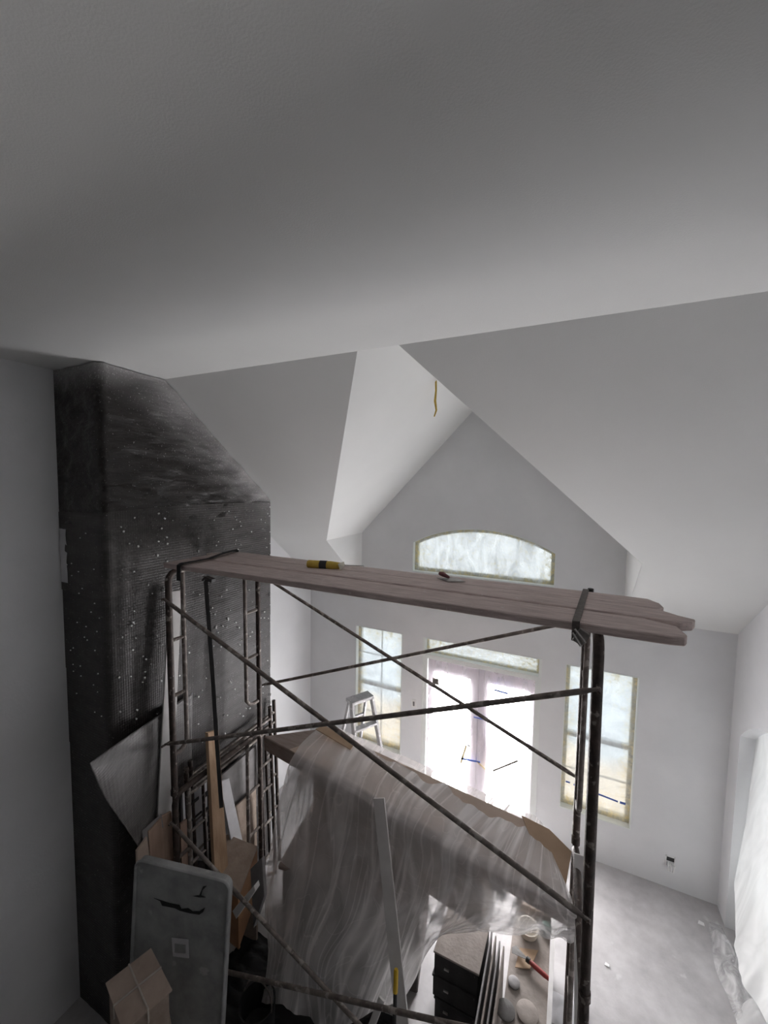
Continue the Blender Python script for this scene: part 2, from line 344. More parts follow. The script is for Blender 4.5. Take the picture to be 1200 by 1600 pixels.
wr = holed(ropen, [], lambda y, z: (XR, y, z), (.26, 0, 0)).build('wall_right', 'wall'); tag(wr, 'grey primed right wall with a plastic covered arched opening', kind='structure')
wl = MB().prism([(XL, BACK, 0), (XL, D, 0), (XL, D, ZE), (XL, YC, ZC), (XL, BACK, ZC)], (-.18, 0, 0)).build('wall_left', 'wall'); tag(wl, 'grey primed left wall behind the wrapped chimney', kind='structure')
lo_ = MB().bb((XL, BACK, 2.80), (XR, -.15, 2.95)).build('floor', 'lowbounce'); tag(lo_, 'added unseen landing behind the viewer, blocks bounce light', kind='structure')  # deck added out of view to keep floor bounce off the near ceiling
wb = MB().bb((XL, BACK-.18, 0), (XR, BACK, ZC)).build('unseen_wall_back', 'lowbounce'); tag(wb, 'unseen wall behind the viewer closing the room, darkened to cut bounce', kind='structure')  # out of view, kept dark so the near ceiling gets less bounce
ce = MB().bb((XL, BACK, ZC), (XR, YC, ZC+.1)).build('ceiling', 'ceiling'); tag(ce, 'flat white ceiling overhead with sloped sides and dormer vault', kind='structure')
P3 = lambda x, y: (x, y, zz(y))
xl5 = DL + (ZC-DLZ)/((RZ-DLZ)/(RX-DL)); xr5 = DR - (ZC-DRZ)/((RZ-DRZ)/(DR-RX))
tv = (0, 0, .1)
MB().prism([P3(XL, YC), P3(XL, D), P3(DL, D), P3(DL, yy(DLZ)), (xl5, YC, ZC)], tv).build('ceiling_slope', 'ceiling', ce)
MB().prism([(xr5, YC, ZC), P3(DR, yy(DRZ)), P3(DR, D), P3(XR, D), P3(XR, YC)], tv).build('ceiling_slope', 'ceiling', ce)
MB().prism([(DL, yy(DLZ), DLZ), (DL, D, DLZ), (RX, D, RZ), (RX, YC, RZ), (xl5, YC, ZC)], tv).build('dormer_slope', 'ceiling', ce)
MB().prism([(DR, yy(DRZ), DRZ), (DR, D, DRZ), (RX, D, RZ), (RX, YC, RZ), (xr5, YC, ZC)], tv).build('dormer_slope', 'ceiling', ce)
MB().prism([(DL+.004, yy(DLZ)-.01, DLZ+.002), (DL+.004, D, DLZ+.002), (DL+.004, D, ZE-.01), (DL+.004, D-.02, ZE-.01)], (-.002, 0, 0)).build('dormer_cheek', 'ceiling', ce)
MB().prism([(DR-.004, yy(DRZ)-.01, DRZ+.002), (DR-.004, D, DRZ+.002), (DR-.004, D, ZE-.01), (DR-.004, D-.02, ZE-.01)], (.002, 0, 0)).build('dormer_cheek', 'ceiling', ce)
MB().prism([(xl5, YC, ZC), (xr5, YC, ZC), (RX, YC, RZ+.1)], (0, -.08, 0)).build('dormer_end', 'ceiling', ce)

# ------------------------------------------------------------------ windows and doors
FY = D + .10                                 # front of the sash frames
def liner(poly, y0, y1, t, parent, name='jamb', mat='jamb'):
    """flat lining strips around the inside of an opening, one object"""
    n = len(poly); c = Vector((sum(p[0] for p in poly)/n, 0, sum(p[1] for p in poly)/n)); b = MB()
    ins = []
    for i in range(n):
        p0, p1, p2 = Vector(poly[i-1]), Vector(poly[i]), Vector(poly[(i+1) % n])
        e1 = (p1-p0).normalized(); e2 = (p2-p1).normalized(); n1 = Vector((-e1.y, e1.x)); n2 = Vector((-e2.y, e2.x)); bi = (n1+n2).normalized()
        ins.append(p1 + bi*(t/max(.3, bi.dot(n1))))
    for i in range(n):
        j = (i+1) % n; q = [poly[i], poly[j], ins[j], ins[i]]
        b.prism([(a[0], y0, a[1]) for a in q], (0, y1-y0, 0))
    return b.build(name, mat, parent), ins
def sash_window(name, key, label):
    x0, x1, z0, z1 = WIN[key]
    w = thing(name, ((x0+x1)/2, D+.09, z0), label, kind='structure')
    liner(rect(x0, x1, z0, z1), D-.004, D+.18, .012, w)
    _, ins = liner(rect(x0+.012, x1-.012, z0+.012, z1-.012), FY, FY+.07, .045, w, 'sash_frame', 'vinyl')
    zm = (z0+z1)/2
    MB().bb((x0+.05, FY+.005, zm-.03), (x1-.05, FY+.065, zm+.03)).build('meeting_rail', 'vinyl', w)
    for zc in ((z0+zm)/2, (zm+z1)/2)[:2 if key == 'l' else 1]: MB().bb((x0+.05, FY+.03, zc-.008), (x1-.05, FY+.05, zc+.008)).build('muntin', 'vinyl', w)
    if key == 'l': MB().bb(((x0+x1)/2-.008, FY+.028, z0+.05), ((x0+x1)/2+.008, FY+.052, z1-.05)).build('muntin', 'vinyl', w)
    MB().bb((x0+.03, FY+.055, z0+.03), (x1-.03, FY+.062, z1-.03)).build('pane', 'sky_pane', w)
    return w
sash_window('window_1', 'l', 'tall divided window behind the stepladder')
sash_window('window_2', 'r', 'tall window right of the door behind the scaffold legs')
w3 = thing('window_3', ((AX0+AX1)/2, D+.09, AZ0), 'arched window high in the gable above the planks', kind='structure')
liner(arch(AX0, AX1, AZ0, AZS, AZA), D-.004, D+.18, .012, w3)
liner(arch(AX0+.012, AX1-.012, AZ0+.012, AZS, AZA-.012), FY, FY+.07, .045, w3, 'sash_frame', 'vinyl')
MB().prism([(x, FY+.055, z) for x, z in arch(AX0+.03, AX1-.03, AZ0+.03, AZS, AZA-.03)], (0, .008, 0)).build('pane', 'sky_arch', w3)
w4 = thing('window_4', ((DOORX[0]+DOORX[1])/2, D+.09, TR0), 'low wide transom window over the front door', kind='structure')
liner(rect(DOORX[0], DOORX[1], TR0, TR1), D-.004, D+.18, .012, w4)
liner(rect(DOORX[0]+.012, DOORX[1]-.012, TR0+.012, TR1-.012), FY, FY+.06, .022, w4, 'sash_frame', 'vinyl')
MB().bb((DOORX[0]+.03, FY+.04, TR0+.03), (DOORX[1]-.03, FY+.048, TR1-.03)).build('pane', 'sky_arch', w4)
d1 = thing('door_1', ((DOORX[0]+DOORX[1])/2, D+.09, 0), 'glazed double front door glowing behind plastic film', kind='structure')
b = MB(); b.bb((DOORX[0], D-.002, 0), (DOORX[0]+.05, D+.18, DTOP)); b.bb((DOORX[1]-.05, D-.002, 0), (DOORX[1], D+.18, DTOP)); b.bb((DOORX[0]+.05, D-.002, DTOP-.05), (DOORX[1]-.05, D+.18, DTOP)); b.build('door_frame', 'jamb', d1)
for x0, x1 in ((-1.737, -1.016), (-1.012, -.291)):
    leaf = holed(rect(x0, x1, .015, DTOP-.055), [rect(x0+.085, x1-.115 if x0 < -1.5 else x1-.085, .20, 1.92) if x0 < -1.5 else rect(x0+.145, x1-.06, .20, 1.92)], lambda x, z: (x, D+.06, z), (0, .045, 0)).build('door_leaf', 'doorpaint', d1)
    gx0, gx1 = (x0+.08, x1-.11) if x0 < -1.5 else (x0+.14, x1-.055)
    MB().bb((gx0, D+.08, .195), (gx1, D+.088, 1.925)).build('pane', 'sky_door', leaf)
d2 = thing('door_2', (XR+.2, (OY0+OY1)/2, 0), 'arched opening in the right wall glowing behind a drape', kind='structure')
pa = arch(OY0, OY1, .55, OZS, OZA)
MB().bb((XR+.13, OY0, 0), (XR+.21, OY1, .55)).build('kick_panel', 'jamb', d2)
MB().prism([(XR+.20, y, z) for y, z in pa], (.01, 0, 0)).build('pane', 'sky_right', d2)
for y0 in (OY0+.01, (OY0+OY1)/2-.03, OY1-.07): MB().bb((XR+.14, y0, .55), (XR+.195, y0+.06, OZS+.1)).build('door_stile', 'vinyl', d2)

# thin white bead of caulk round the door opening
tr = MB()
for x in (DOORX[0]-.012, DOORX[1]+.012): tr.bb((x-.012, D-.008, 0), (x+.012, D+.001, TR1))
tr.build('trim_1', 'jamb'); tag(bpy.data.objects['trim_1'], 'narrow white trim beads on both sides of the front door', kind='structure')

def window_film(name, mat, label, x0, x1, z0, zt, y, tapes=(), amp=.012):
    def fn(u, v):
        x = x0 + (x1-x0)*u; top = zt(x) if callable(zt) else zt; z = z0 + (top-z0)*v
        e = min(u, 1-u, v, 1-v); k = min(1, e*6)
        return Vector((x, y + k*amp*(nz((x*4, z*1.2, 3.1)) + .6*nz((x*9+z*5, z*3, 1.7))), z))
    o = MB().grid(fn, 40, 40).build(name, mat, smooth=True); tag(o, label, 'plastic film')
    for (a, c, wd, mt) in tapes:
        pr = MB(); pr.beam((a[0], y-.016, a[1]), (c[0], y-.016, c[1]), wd, .003, side=(0, 1, 0) if False else (a[1]-c[1], 0, c[0]-a[0])); pr.build('tape', mt, o)
    return o
window_film('plastic_film', 'film_window', 'overspray-edged plastic film taped over the window by the stepladder', -2.905, -2.14, .56, 2.408, FY-.02)
window_film('plastic_film', 'film_window', 'overspray-edged plastic film with blue tape over the window behind the scaffold legs', .068, .827, .56, 2.408, FY-.02,
            [((.12, .86), (.17, .86), .02, 'bluetape'), ((.21, .85), (.30, .845), .02, 'bluetape'), ((.36, .835), (.70, .80), .02, 'bluetape'), ((.72, .80), (.78, .80), .028, 'bluetape')])
ar = (AX1-AX0)/2; rise = AZA-AZS; rr = (ar*ar+rise*rise)/(2*rise)
window_film('plastic_film', 'film_arch', 'crinkled speckled plastic film over the arched gable window', AX0+.014, AX1-.014, AZ0+.014, lambda x: AZA-.014-rr+math.sqrt(max(0, rr*rr-(x-(AX0+AX1)/2)**2)), FY-.025, amp=.03)
window_film('plastic_film', 'film_transom', 'heavily sprayed plastic film over the transom above the door', DOORX[0]+.014, DOORX[1]-.014, TR0+.014, TR1-.014, FY-.02, amp=.02)
window_film('plastic_film', 'film_door', 'pinkish plastic film hung over the glazed double front door', DOORX[0]+.03, DOORX[1]-.03, .02, DTOP-.03, D+.035,
            [((-1.66, 1.80), (-1.57, 1.80), .09, 'strapgrey'), ((-.80, 1.87), (-.62, 1.86), .025, 'bluetape'), ((-1.23, 1.03), (-1.10, .98), .018, 'ink'), ((-1.22, .77), (-.95, .80), .025, 'bluetape'), ((-1.33, 1.0), (-1.18, .76), .012, 'tapeyellow'), ((-1.15, .98), (-1.22, .70), .03, 'tapeyellow'), ((-1.0, .80), (-.88, .72), .022, 'tapeyellow'), ((-.78, .73), (-.46, .98), .025, 'strapgrey'), ((-1.06, 1.42), (-.88, 1.42), .018, 'bluetape')], amp=.02)

# the drape over the arched opening of the right wall
def drape(u, v):
    y = OY1-.01 - (OY1-OY0-.02)*u
    c = (OY0+OY1)/2; ar_ = (OY1-OY0)/2; ri = OZA-OZS; r_ = (ar_*ar_+ri*ri)/(2*ri)
    top = OZA - r_ + math.sqrt(max(0, r_*r_-(y-c)**2)) - .01
    z = top*(1-v) + .60*v
    lp = lambda tab: next((a[1] + (c_[1]-a[1])*(v-a[0])/(c_[0]-a[0]) for a, c_ in zip(tab, tab[1:]) if v <= c_[0]+1e-9))
    e = min(1, u*5)
    bulge = lp([(0, 0), (.57, .055), (.89, .18), (1, .25)])*(1 + .35*math.sin(math.pi*min(1, u*1.2)))
    yy_ = y - lp([(0, 0), (.57, .08), (.89, .30), (1, .62)])*(1-u)**1.5
    w = nz((y*3+z*1.5, z*.6, 5.2))*.05 + nz((y*8, z*1.6, 2.2))*.02
    return Vector((XR+.12 - bulge - w*min(1, v*4)*e, yy_, z))
o = MB().grid(drape, 60, 60).build('plastic_drape', 'drape', smooth=True); tag(o, 'white plastic drape bulging from the arched opening on the right wall', 'plastic sheet')

# ------------------------------------------------------------------ small things on walls
sw = thing('light_switch', at(647, 1099, y=D), 'small white light switch between the tall window and the door', 'light switch')
p = at(647, 1099, y=D); MB().bb((p.x-.035, D-.008, p.z-.06), (p.x+.035, D, p.z+.06)).build('cover_plate', 'switchwhite', sw, bevel=.003)
MB().bb((p.x-.012, D-.018, p.z-.03), (p.x+.012, D-.008, p.z+.03)).build('rocker', 'panelgrey', sw)
p = at(1047, 1345, y=D); ob = thing('outlet_box', p, 'open outlet box with loose wires low on the far wall', 'outlet')
b = MB(); b.bb((p.x-.045, D-.012, p.z-.06), (p.x-.037, D, p.z+.06)); b.bb((p.x+.037, D-.012, p.z-.06), (p.x+.045, D, p.z+.06)); b.bb((p.x-.045, D-.012, p.z-.06), (p.x+.045, D, p.z-.052)); b.bb((p.x-.045, D-.012, p.z+.052), (p.x+.045, D, p.z+.06)); b.build('box_rim', 'switchwhite', ob)
MB().bb((p.x-.037, D-.006, p.z-.0), (p.x+.037, D-.001, p.z+.052)).build('box_interior', 'black', ob)
b = MB()
for k in range(3): b.path([(p.x-.02+.02*k, D-.005, p.z-.02), (p.x-.03+.03*k, D-.06, p.z-.03+.01*k), (p.x-.02+.02*k, D-.07, p.z-.07), (p.x-.01+.01*k, D-.03, p.z-.09)], .009, 6)
b.build('wire', 'switchwhite', ob, smooth=True)
sd = (RZ-DLZ)/(RX-DL)
r_ = at(681, 596, y=1)-EYE; t_ = (DLZ - sd*DL - H)/(r_.z - sd*r_.x); wt = EYE + r_*t_
b = MB(); b.path([wt+Vector((0, 0, .02)), wt+Vector((.004, 0, -.08)), wt+Vector((-.006, .01, -.18)), wt+Vector((.012, 0, -.27)), wt+Vector((-.008, 0, -.33))], [.009, .009, .012, .009, .006], 8)
tag(b.build('hanging_wire', 'yellow', smooth=True), 'yellow electrical cable dangling from the dormer ceiling', 'cable')

# ------------------------------------------------------------------ chimney
CX, CY0, CY1 = -3.20, 1.832, 3.652
ch = thing('chimney', ((XL+CX)/2, (CY0+CY1)/2, 0), 'tall chimney breast wrapped in black film and dotted dark netting', 'chimney')
MB().prism([(XL+.003, CY0, 0), (XL+.003, CY1, 0), (XL+.003, CY1, zz(CY1)-.004), (XL+.003, YC, ZC-.004), (XL+.003, CY0, ZC-.004)], (CX-XL-.003, 0, 0)).build('masonry_core', 'darkbox', ch)
def shell(name, mat, z0f, z1f, off, zig=0, side_mat=None, amp=.006):
    """wrap around near side and front face; z0f/z1f give heights along the wrap"""
    L1 = CX-XL; L2 = CY1-CY0
    def fn(u, v):
        s = u*(L1+L2)
        if s < L1: x, y, nx, ny = XL+.003+s*(L1-.003)/L1, CY0, 0, -1
        else: x, y, nx, ny = CX, CY0+s-L1, 1, 0
        a, c = z0f(s-L1), z1f(s-L1)
        top = min(c, ZC-.006 if y < YC else zz(y)-.008)
        z = a + (top-a)*v
        k = off + min(1, s*8, (L1+L2-s)*12)*amp*(nz((s*5, z*7, 1.3+zig))+.5*nz((s*14+z*6, z*16, .3)) + (.9*abs(nz((s*2.2+z*1.5, z*9-s*2, 3.3)))-.3 if zig == 0 else 0))
        cor = math.exp(-((s-L1)/.03)**2)*.7
        return Vector((x + (nx+cor*.5)*k, y + (ny if s < L1 else -cor*.5*(1 if s-L1 < .03 else 0))*k, z))
    nu = int((L1+L2)/.03)
    return MB().grid(fn, nu, 40).build(name, mat, ch, smooth=True)
shell('black_film', 'blackfilm', lambda s: 4.25, lambda s: 9, .026, 0, amp=.022)
shell('netting_band', 'mesh_b', lambda s: .0, lambda s: 2.45, .016, 1)
shell('netting_band', 'mesh_b', lambda s: 2.38, lambda s: 3.10 + .01*math.sin(s*9), .020, 2)
shell('netting_band', 'mesh_b', lambda s: 3.03, lambda s: 3.72 + .012*math.sin(s*7), .024, 3)
shell('netting_band', 'mesh_a', lambda s: 3.69 + .012*math.sin(s*7), lambda s: 4.36 + .02*math.sin(s*2.2) + .02*max(0, s-.3), .030, 4)
b = MB()
rs = random.Random(11)
for k in range(200):
    y = rs.uniform(CY0+.03, CY1-.02); z = rs.uniform(1.9, 4.33)
    if k % 9 == 0: y = CY1-.015
    x = CX+.036; s = rs.uniform(.004, .0075)
    b.box((x, y, z), (.008, s*2.1, s*1.6), Matrix.Rotation(rs.uniform(0, 3), 3, 'X'))
for k in range(30):
    x = rs.uniform(XL+.1, CX-.03); z = rs.uniform(2.6, 4.2); b.box((x, CY0-.034, z), (.009, .006, .007))
st = b.build('staple', 'switchwhite', ch); st['kind'] = 'stuff'; st['label'] = 'white staples scattered over the netting'
b = MB(); b.grid(lambda u, v: Vector((XL+.015+.095*u, CY0-.036-.01*nz((u*2, v*4, 1)), 3.765+.44*v)), 4, 10); b.build('paper_strip', 'paper', ch, smooth=True)['label'] = 'pale paper strip beside the wall'
# loose curl of netting
fp = [[(300, 1082, -3.15), (262, 1108, -3.12), (200, 1150, -2.98), (160, 1178, -2.84), (140, 1192, -2.74)],
      [(300, 1150, -3.15), (265, 1165, -3.12), (215, 1190, -3.0), (175, 1205, -2.84), (147, 1210, -2.76)],
      [(298, 1215, -3.15), (262, 1225, -3.13), (222, 1240, -3.03), (190, 1245, -2.90), (166, 1250, -2.84)],
      [(290, 1270, -3.15), (255, 1280, -3.13), (228, 1290, -3.02), (208, 1292, -2.97), (194, 1290, -2.93)],
      [(270, 1310, -3.15), (250, 1318, -3.13), (238, 1326, -3.06), (230, 1330, -3.04), (222, 1332, -3.02)]]
def cat(P, t):
    n = len(P)-1; x = min(t*n, n-1e-6); i = int(x); f = x-i
    p0, p1, p2, p3 = P[max(i-1, 0)], P[i], P[i+1], P[min(i+2, n)]
    return .5*((2*p1) + (-p0+p2)*f + (2*p0-5*p1+4*p2-p3)*f*f + (-p0+3*p1-3*p2+p3)*f**3)
def patch(ctrl):
    def fn(u, v):
        rows = [cat(r, u) for r in ctrl]; return cat(rows, v)
    return fn
FPT = [[at(a, c, x=x) for a, c, x in r] for r in fp]
MB().grid(patch(FPT), 30, 30).build('netting_flap', 'mesh_flap', ch, smooth=True, solid=.004)['label'] = 'loose grey netting flap curling off the chimney'

# ------------------------------------------------------------------ scaffold
TOPZ, LOWZ = 3.85, 1.92
NL = ((-2.972, 2.18), (-2.925, 2.18)); FL = ((-2.925, 3.17), (-2.90, 3.17)); NR = ((.166, 2.18), (.205, 2.18)); FR = ((.155, 3.17), (.160, 3.17))   # top and foot of the four corner legs
def leg_at(L, z, z1=TOPZ): t = 1-z/z1; return Vector((L[0][0]+(L[1][0]-L[0][0])*t, L[0][1]+(L[1][1]-L[0][1])*t, z))
sc = thing('scaffold', (-1.39, 2.68, 0), 'rusty two-tier tubular scaffold tower standing in the room', 'scaffold')
RL = .026
def end_frame(N, F, ztop, zbot):
    n = lambda z: leg_at(N, z); f = lambda z: leg_at(F, z)
    mix = lambda z, t: n(z).lerp(f(z), t)
    pts = [n(zbot), n(ztop-.08)] + [mix(ztop-.08+.08*math.sin(a), .07*(1-math.cos(a))) for a in (math.pi/6, math.pi/3, math.pi/2)]
    pts += [mix(ztop-.08+.08*math.sin(a), 1-.07*(1-math.cos(a))) for a in (math.pi/2, math.pi/3, math.pi/6)] + [f(ztop-.08), f(zbot)]
    fr = MB().path(pts, RL, 12).build('end_frame', 'rust', sc, smooth=True)
    for a, c in ((.13, 0), (.82, 1)):
        zb = ztop-1.57; q = [mix(ztop-.02, a), mix(zb+.07, a), mix(zb+.02, a+(c-a)*.25), mix(zb, a+(c-a)*.5), mix(zb, c)]
        MB().path(q, .019, 10).build('inner_leg', 'oldpipe', fr, smooth=True)
        for dz in (.58, 1.06): MB().path([mix(ztop-dz, a), mix(ztop-dz, c)], .016, 8).build('rung', 'oldpipe', fr, smooth=True)
    for q in (n, f):
        MB().path([q(ztop-.06), q(ztop+.05)], .02, 8).build('coupling_pin', 'rust', fr, smooth=True) if ztop < 3 else None
        MB().path([q(zbot), q(zbot+.05)], .031, 10).build('foot_collar', 'rust', fr, smooth=True)
    return fr
for N, F in ((NL, FL), (NR, FR)):
    end_frame(N, F, TOPZ, LOWZ+.01); end_frame(N, F, LOWZ, .0)
def brace(A_, za, B_, zb, dy):
    a = leg_at(A_, za)+Vector((0, dy, 0)); c = leg_at(B_, zb)+Vector((0, dy, 0)); d = (c-a).normalized()
    b = MB().path([a+d*-.012, a+d*.02, a+d*.07, c-d*.07, c-d*.02, c+d*.012], [.010, .010, .0155, .0155, .010, .010], 8).build('cross_brace', 'oldpipe', sc, smooth=True)
    for q in (a, c): MB().path([q+Vector((0, -dy, 0)), q+Vector((0, dy*.6, 0))], .009, 6).build('stud', 'rust', b, smooth=True)
for z1, z0 in ((3.634, 2.414), (1.70, .48)):
    brace(NL, z1, NR, z0, -.04); brace(NL, z0, NR, z1, -.065)
    if z1 > 2: brace(FL, z1, FR, z0, .04); brace(FL, z0, FR, z1, .065)

# ------------------------------------------------------------------ deck planks on the scaffold
PT, PB = 3.922, 3.878
def plank(poly, label, dz=0):
    b = MB().prism([(x, y, PB+dz) for x, y in poly], (0, 0, PT-PB)).build('plank', 'plank', bevel=.005); tag(b, label, 'plank', 'scaffold deck planks'); return b
plank([(-3.05, 2.195), (-2.3, 2.205), (-.85, 2.195), (.46, 2.185), (.515, 2.20), (.53, 2.24), (.515, 2.36), (.38, 2.432), (-.14, 2.437), (-1.8, 2.457), (-3.04, 2.437)], 'front scaffold plank, nearest the viewer, with a worn chipped edge')
plank([(-3.04, 2.462), (-1.8, 2.482), (-.14, 2.458), (.40, 2.452), (.545, 2.42), (.60, 2.455), (.625, 2.52), (.56, 2.56), (.49, 2.635), (.3, 2.68), (-3.02, 2.672)], 'middle scaffold plank, reaching furthest right past the frame', .003)
plank([(-3.13, 2.70), (.25, 2.70), (.48, 2.665), (.525, 2.72), (.52, 2.80), (.47, 2.885), (.1, 2.90), (-1.1, 2.875), (-2.95, 2.905)], 'rear scaffold plank under the yellow tube, with rounded right end', -.002)
b = MB(); pts = [Vector((-2.83, 2.17, 3.80)), Vector((-2.83, 2.172, 3.925)), Vector((-2.83, 2.20, 3.936)), Vector((-2.80, 2.45, 3.94)), Vector((-2.84, 2.65, 3.955)), Vector((-2.95, 2.91, 3.936)), Vector((-2.95, 2.925, 3.84))]
for i in range(len(pts)-1): b.beam(pts[i], pts[i+1], .045, .004, side=(1, 0, 0))
tag(b.build('strap', 'black'), 'black webbing strap over the left end of the planks', 'strap')
b = MB()
for i, (p0, p1) in enumerate((((.06, 2.178, 3.83), (.06, 2.178, 3.93)), ((.06, 2.178, 3.93), (.13, 2.91, 3.93)), ((.13, 2.912, 3.93), (.13, 2.912, 3.84)))): b.beam(p0, p1, .035, .004, side=(1, 0, 0))
s2 = tag(b.build('strap', 'strapgrey'), 'grey ratchet strap over the right end of the planks', 'strap')
bu = MB(); c = at(908, 995, y=2.16); bu.box(c, (.05, .03, .07), Matrix.Rotation(.5, 3, 'Y')); bu.path([c+Vector((-.04, -.02, .02)), c+Vector((.0, -.02, -.04))], .006, 6); bu.path([c+Vector((-.03, -.02, .04)), c+Vector((.02, -.02, -.02))], .006, 6); bu.build('ratchet', 'steel', s2)
c = at(923, 922, y=2.94); MB().path([(c.x, 2.94, 3.80), (c.x, 2.94, c.z+.01)], .018, 8).build('strap_hook', 'black', s2, smooth=True)

# things lying on the planks
yt = thing('foil_tube', at(506, 882, z=PT), 'yellow wrapped tube with a thin metal rod lying on the planks', 'tube')
p0, p1 = at(481, 881, z=PT+.03), at(531, 884, z=PT+.03); d = (p1-p0).normalized()
MB().path([p0, p0+d*.01, p0+d*.11, p0+d*.2, p1], [.028, .033, .032, .033, .026], 12).build('tube_body', 'yellow', yt, smooth=True)
MB().path([p0+d*.105, p0+d*.165], .0345, 12).build('printed_band', 'ink', yt, smooth=True)
b = MB(); b.add([p1+Vector((0, -.03, .02)), p1+Vector((.03, -.045, -.025)), p1+Vector((.05, -.01, .0)), p1+Vector((.02, .03, .03))], [(0, 1, 2, 3)]); b.build('torn_wrapper', 'cream', yt, solid=.003)
p2 = at(568, 884, z=PT+.02); MB().path([p1+Vector((0, 0, .005)), p2, p2+d*.004+Vector((0, 0, -.012))], .004, 6).build('metal_rod', 'steel', yt)
tw = thing('putty_knife', at(705, 905, z=PT), 'putty knife with dark red handle lying on the planks', 'tool')
a, c = at(683, 903, z=PT+.004), at(727, 909, z=PT+.004)
MB().prism([a, at(700, 909, z=PT+.004), c, at(712, 903, z=PT+.004)], (0, 0, .003)).build('blade', 'steel', tw)
h0 = at(690, 898, z=PT+.03); MB().path([h0+Vector((-.02, 0, .01)), h0+Vector((.01, 0, .005)), h0+Vector((.06, -.01, -.012))], [.012, .019, .009], 8).build('handle', 'wineplastic', tw, smooth=True)

# ------------------------------------------------------------------ stepladder near the far wall
sl = thing('stepladder', (-2.38, 4.45, 0), 'dusty aluminium stepladder standing before the tall window', 'stepladder')
TZ = 1.83; ca = Vector((-2.36, 4.42, TZ))
ax = Vector((.86, -.50, 0)).normalized(); wx = Vector((.50, .86, 0)).normalized()          # ax: the side it opens to; wx: width
b = MB(); b.box(ca+Vector((0, 0, -.02)), (.16, .34, .05), Matrix.Rotation(math.atan2(ax.y, ax.x), 3, 'Z')); b.build('top_cap', 'aluminium', sl, bevel=.008)
fa = lambda z, s: ca + ax*(.05+.52*(TZ-.04-z)/TZ) + wx*(s*(.15+.10*(TZ-z)/TZ)) + Vector((0, 0, z-TZ))
ra = lambda z, s: ca - ax*(.05+.48*(TZ-.04-z)/TZ) + wx*(s*(.13+.08*(TZ-z)/TZ)) + Vector((0, 0, z-TZ))
for s in (-1, 1):
    MB().beam(fa(0, s), fa(TZ-.03, s), .075, .028, side=ax).build('front_rail', 'aluminium', sl)
    MB().beam(ra(0, s), ra(TZ-.03, s), .045, .024, side=ax).build('rear_rail', 'aluminium', sl)
for z in (.3, .6, .9, 1.2, 1.5): MB().beam(fa(z, -1), fa(z, 1), .085, .025, side=ax).build('step', 'aluminium', sl)
for z in (.35, .95, 1.5): MB().beam(ra(z, -1), ra(z, 1), .03, .02, side=ax).build('rear_bar', 'aluminium', sl)
for s in (-1, 1): MB().beam(fa(1.1, s), ra(1.1, s), .02, .006).build('spreader', 'aluminium', sl)

# ------------------------------------------------------------------ covered pile in the middle
SLT, SLB = 1.88, 1.72                                                        # top board of the pile
c1, c2 = at(412, 1150, z=SLT), at(893, 1417, z=SLT); c3, c4 = at(862, 1302, z=SLT), at(505, 1138, z=SLT)
bl = [Vector((c.x, c.y, SLB)) for c in (c1, c2, c3, c4)]
tag(MB().prism(bl, (0, 0, SLT-SLB)).build('wood_platform', 'woodslab', bevel=.008), 'long thick brown board platform under the plastic sheet', 'board')
q = lambda c, s, z0, z1, ang: MB().box((c[0], c[1], (z0+z1)/2), (s[0], s[1], z1-z0), Matrix.Rotation(ang, 3, 'Z'))
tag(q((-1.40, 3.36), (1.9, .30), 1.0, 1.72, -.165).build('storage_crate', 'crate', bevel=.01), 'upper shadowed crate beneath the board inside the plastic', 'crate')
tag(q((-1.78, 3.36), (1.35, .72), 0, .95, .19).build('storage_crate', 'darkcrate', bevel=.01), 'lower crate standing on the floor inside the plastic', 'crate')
tag(q((-1.73, 3.35), (1.42, .88), .95, .995, .19).build('tabletop_board', 'woodslab', bevel=.006), 'lower dark edged board jutting out under the sheet', 'board')
for px, lab, nm in (([(493, 1140), (506, 1134), (556, 1160), (548, 1172)], 'brown cardboard flap sticking out behind the sheet by the stepladder', 'cardboard_sheet'),
                    ([(815, 1275), (858, 1297), (893, 1332), (884, 1385), (846, 1352)], 'brown cardboard sheet sticking out at the right end of the pile', 'cardboard_sheet')):
    tag(MB().prism([at(*p_, z=SLT+(.012 if 'right end' in lab else .06+.03*(p_[1] < 1145))) for p_ in px], (0, 0, .008)).build(nm, 'card'), lab, 'cardboard')
cbl = [Vector((c.x, c.y, SLT+.001)) for c in (c1.lerp(c2, .13), c1.lerp(c2, .985), c4.lerp(c3, .985), c4.lerp(c3, .08))]
tag(MB().prism(cbl, (0, 0, .008)).build('cardboard_cover', 'cardlight'), 'tan cardboard covering the board top beneath the plastic sheet', 'cardboard')
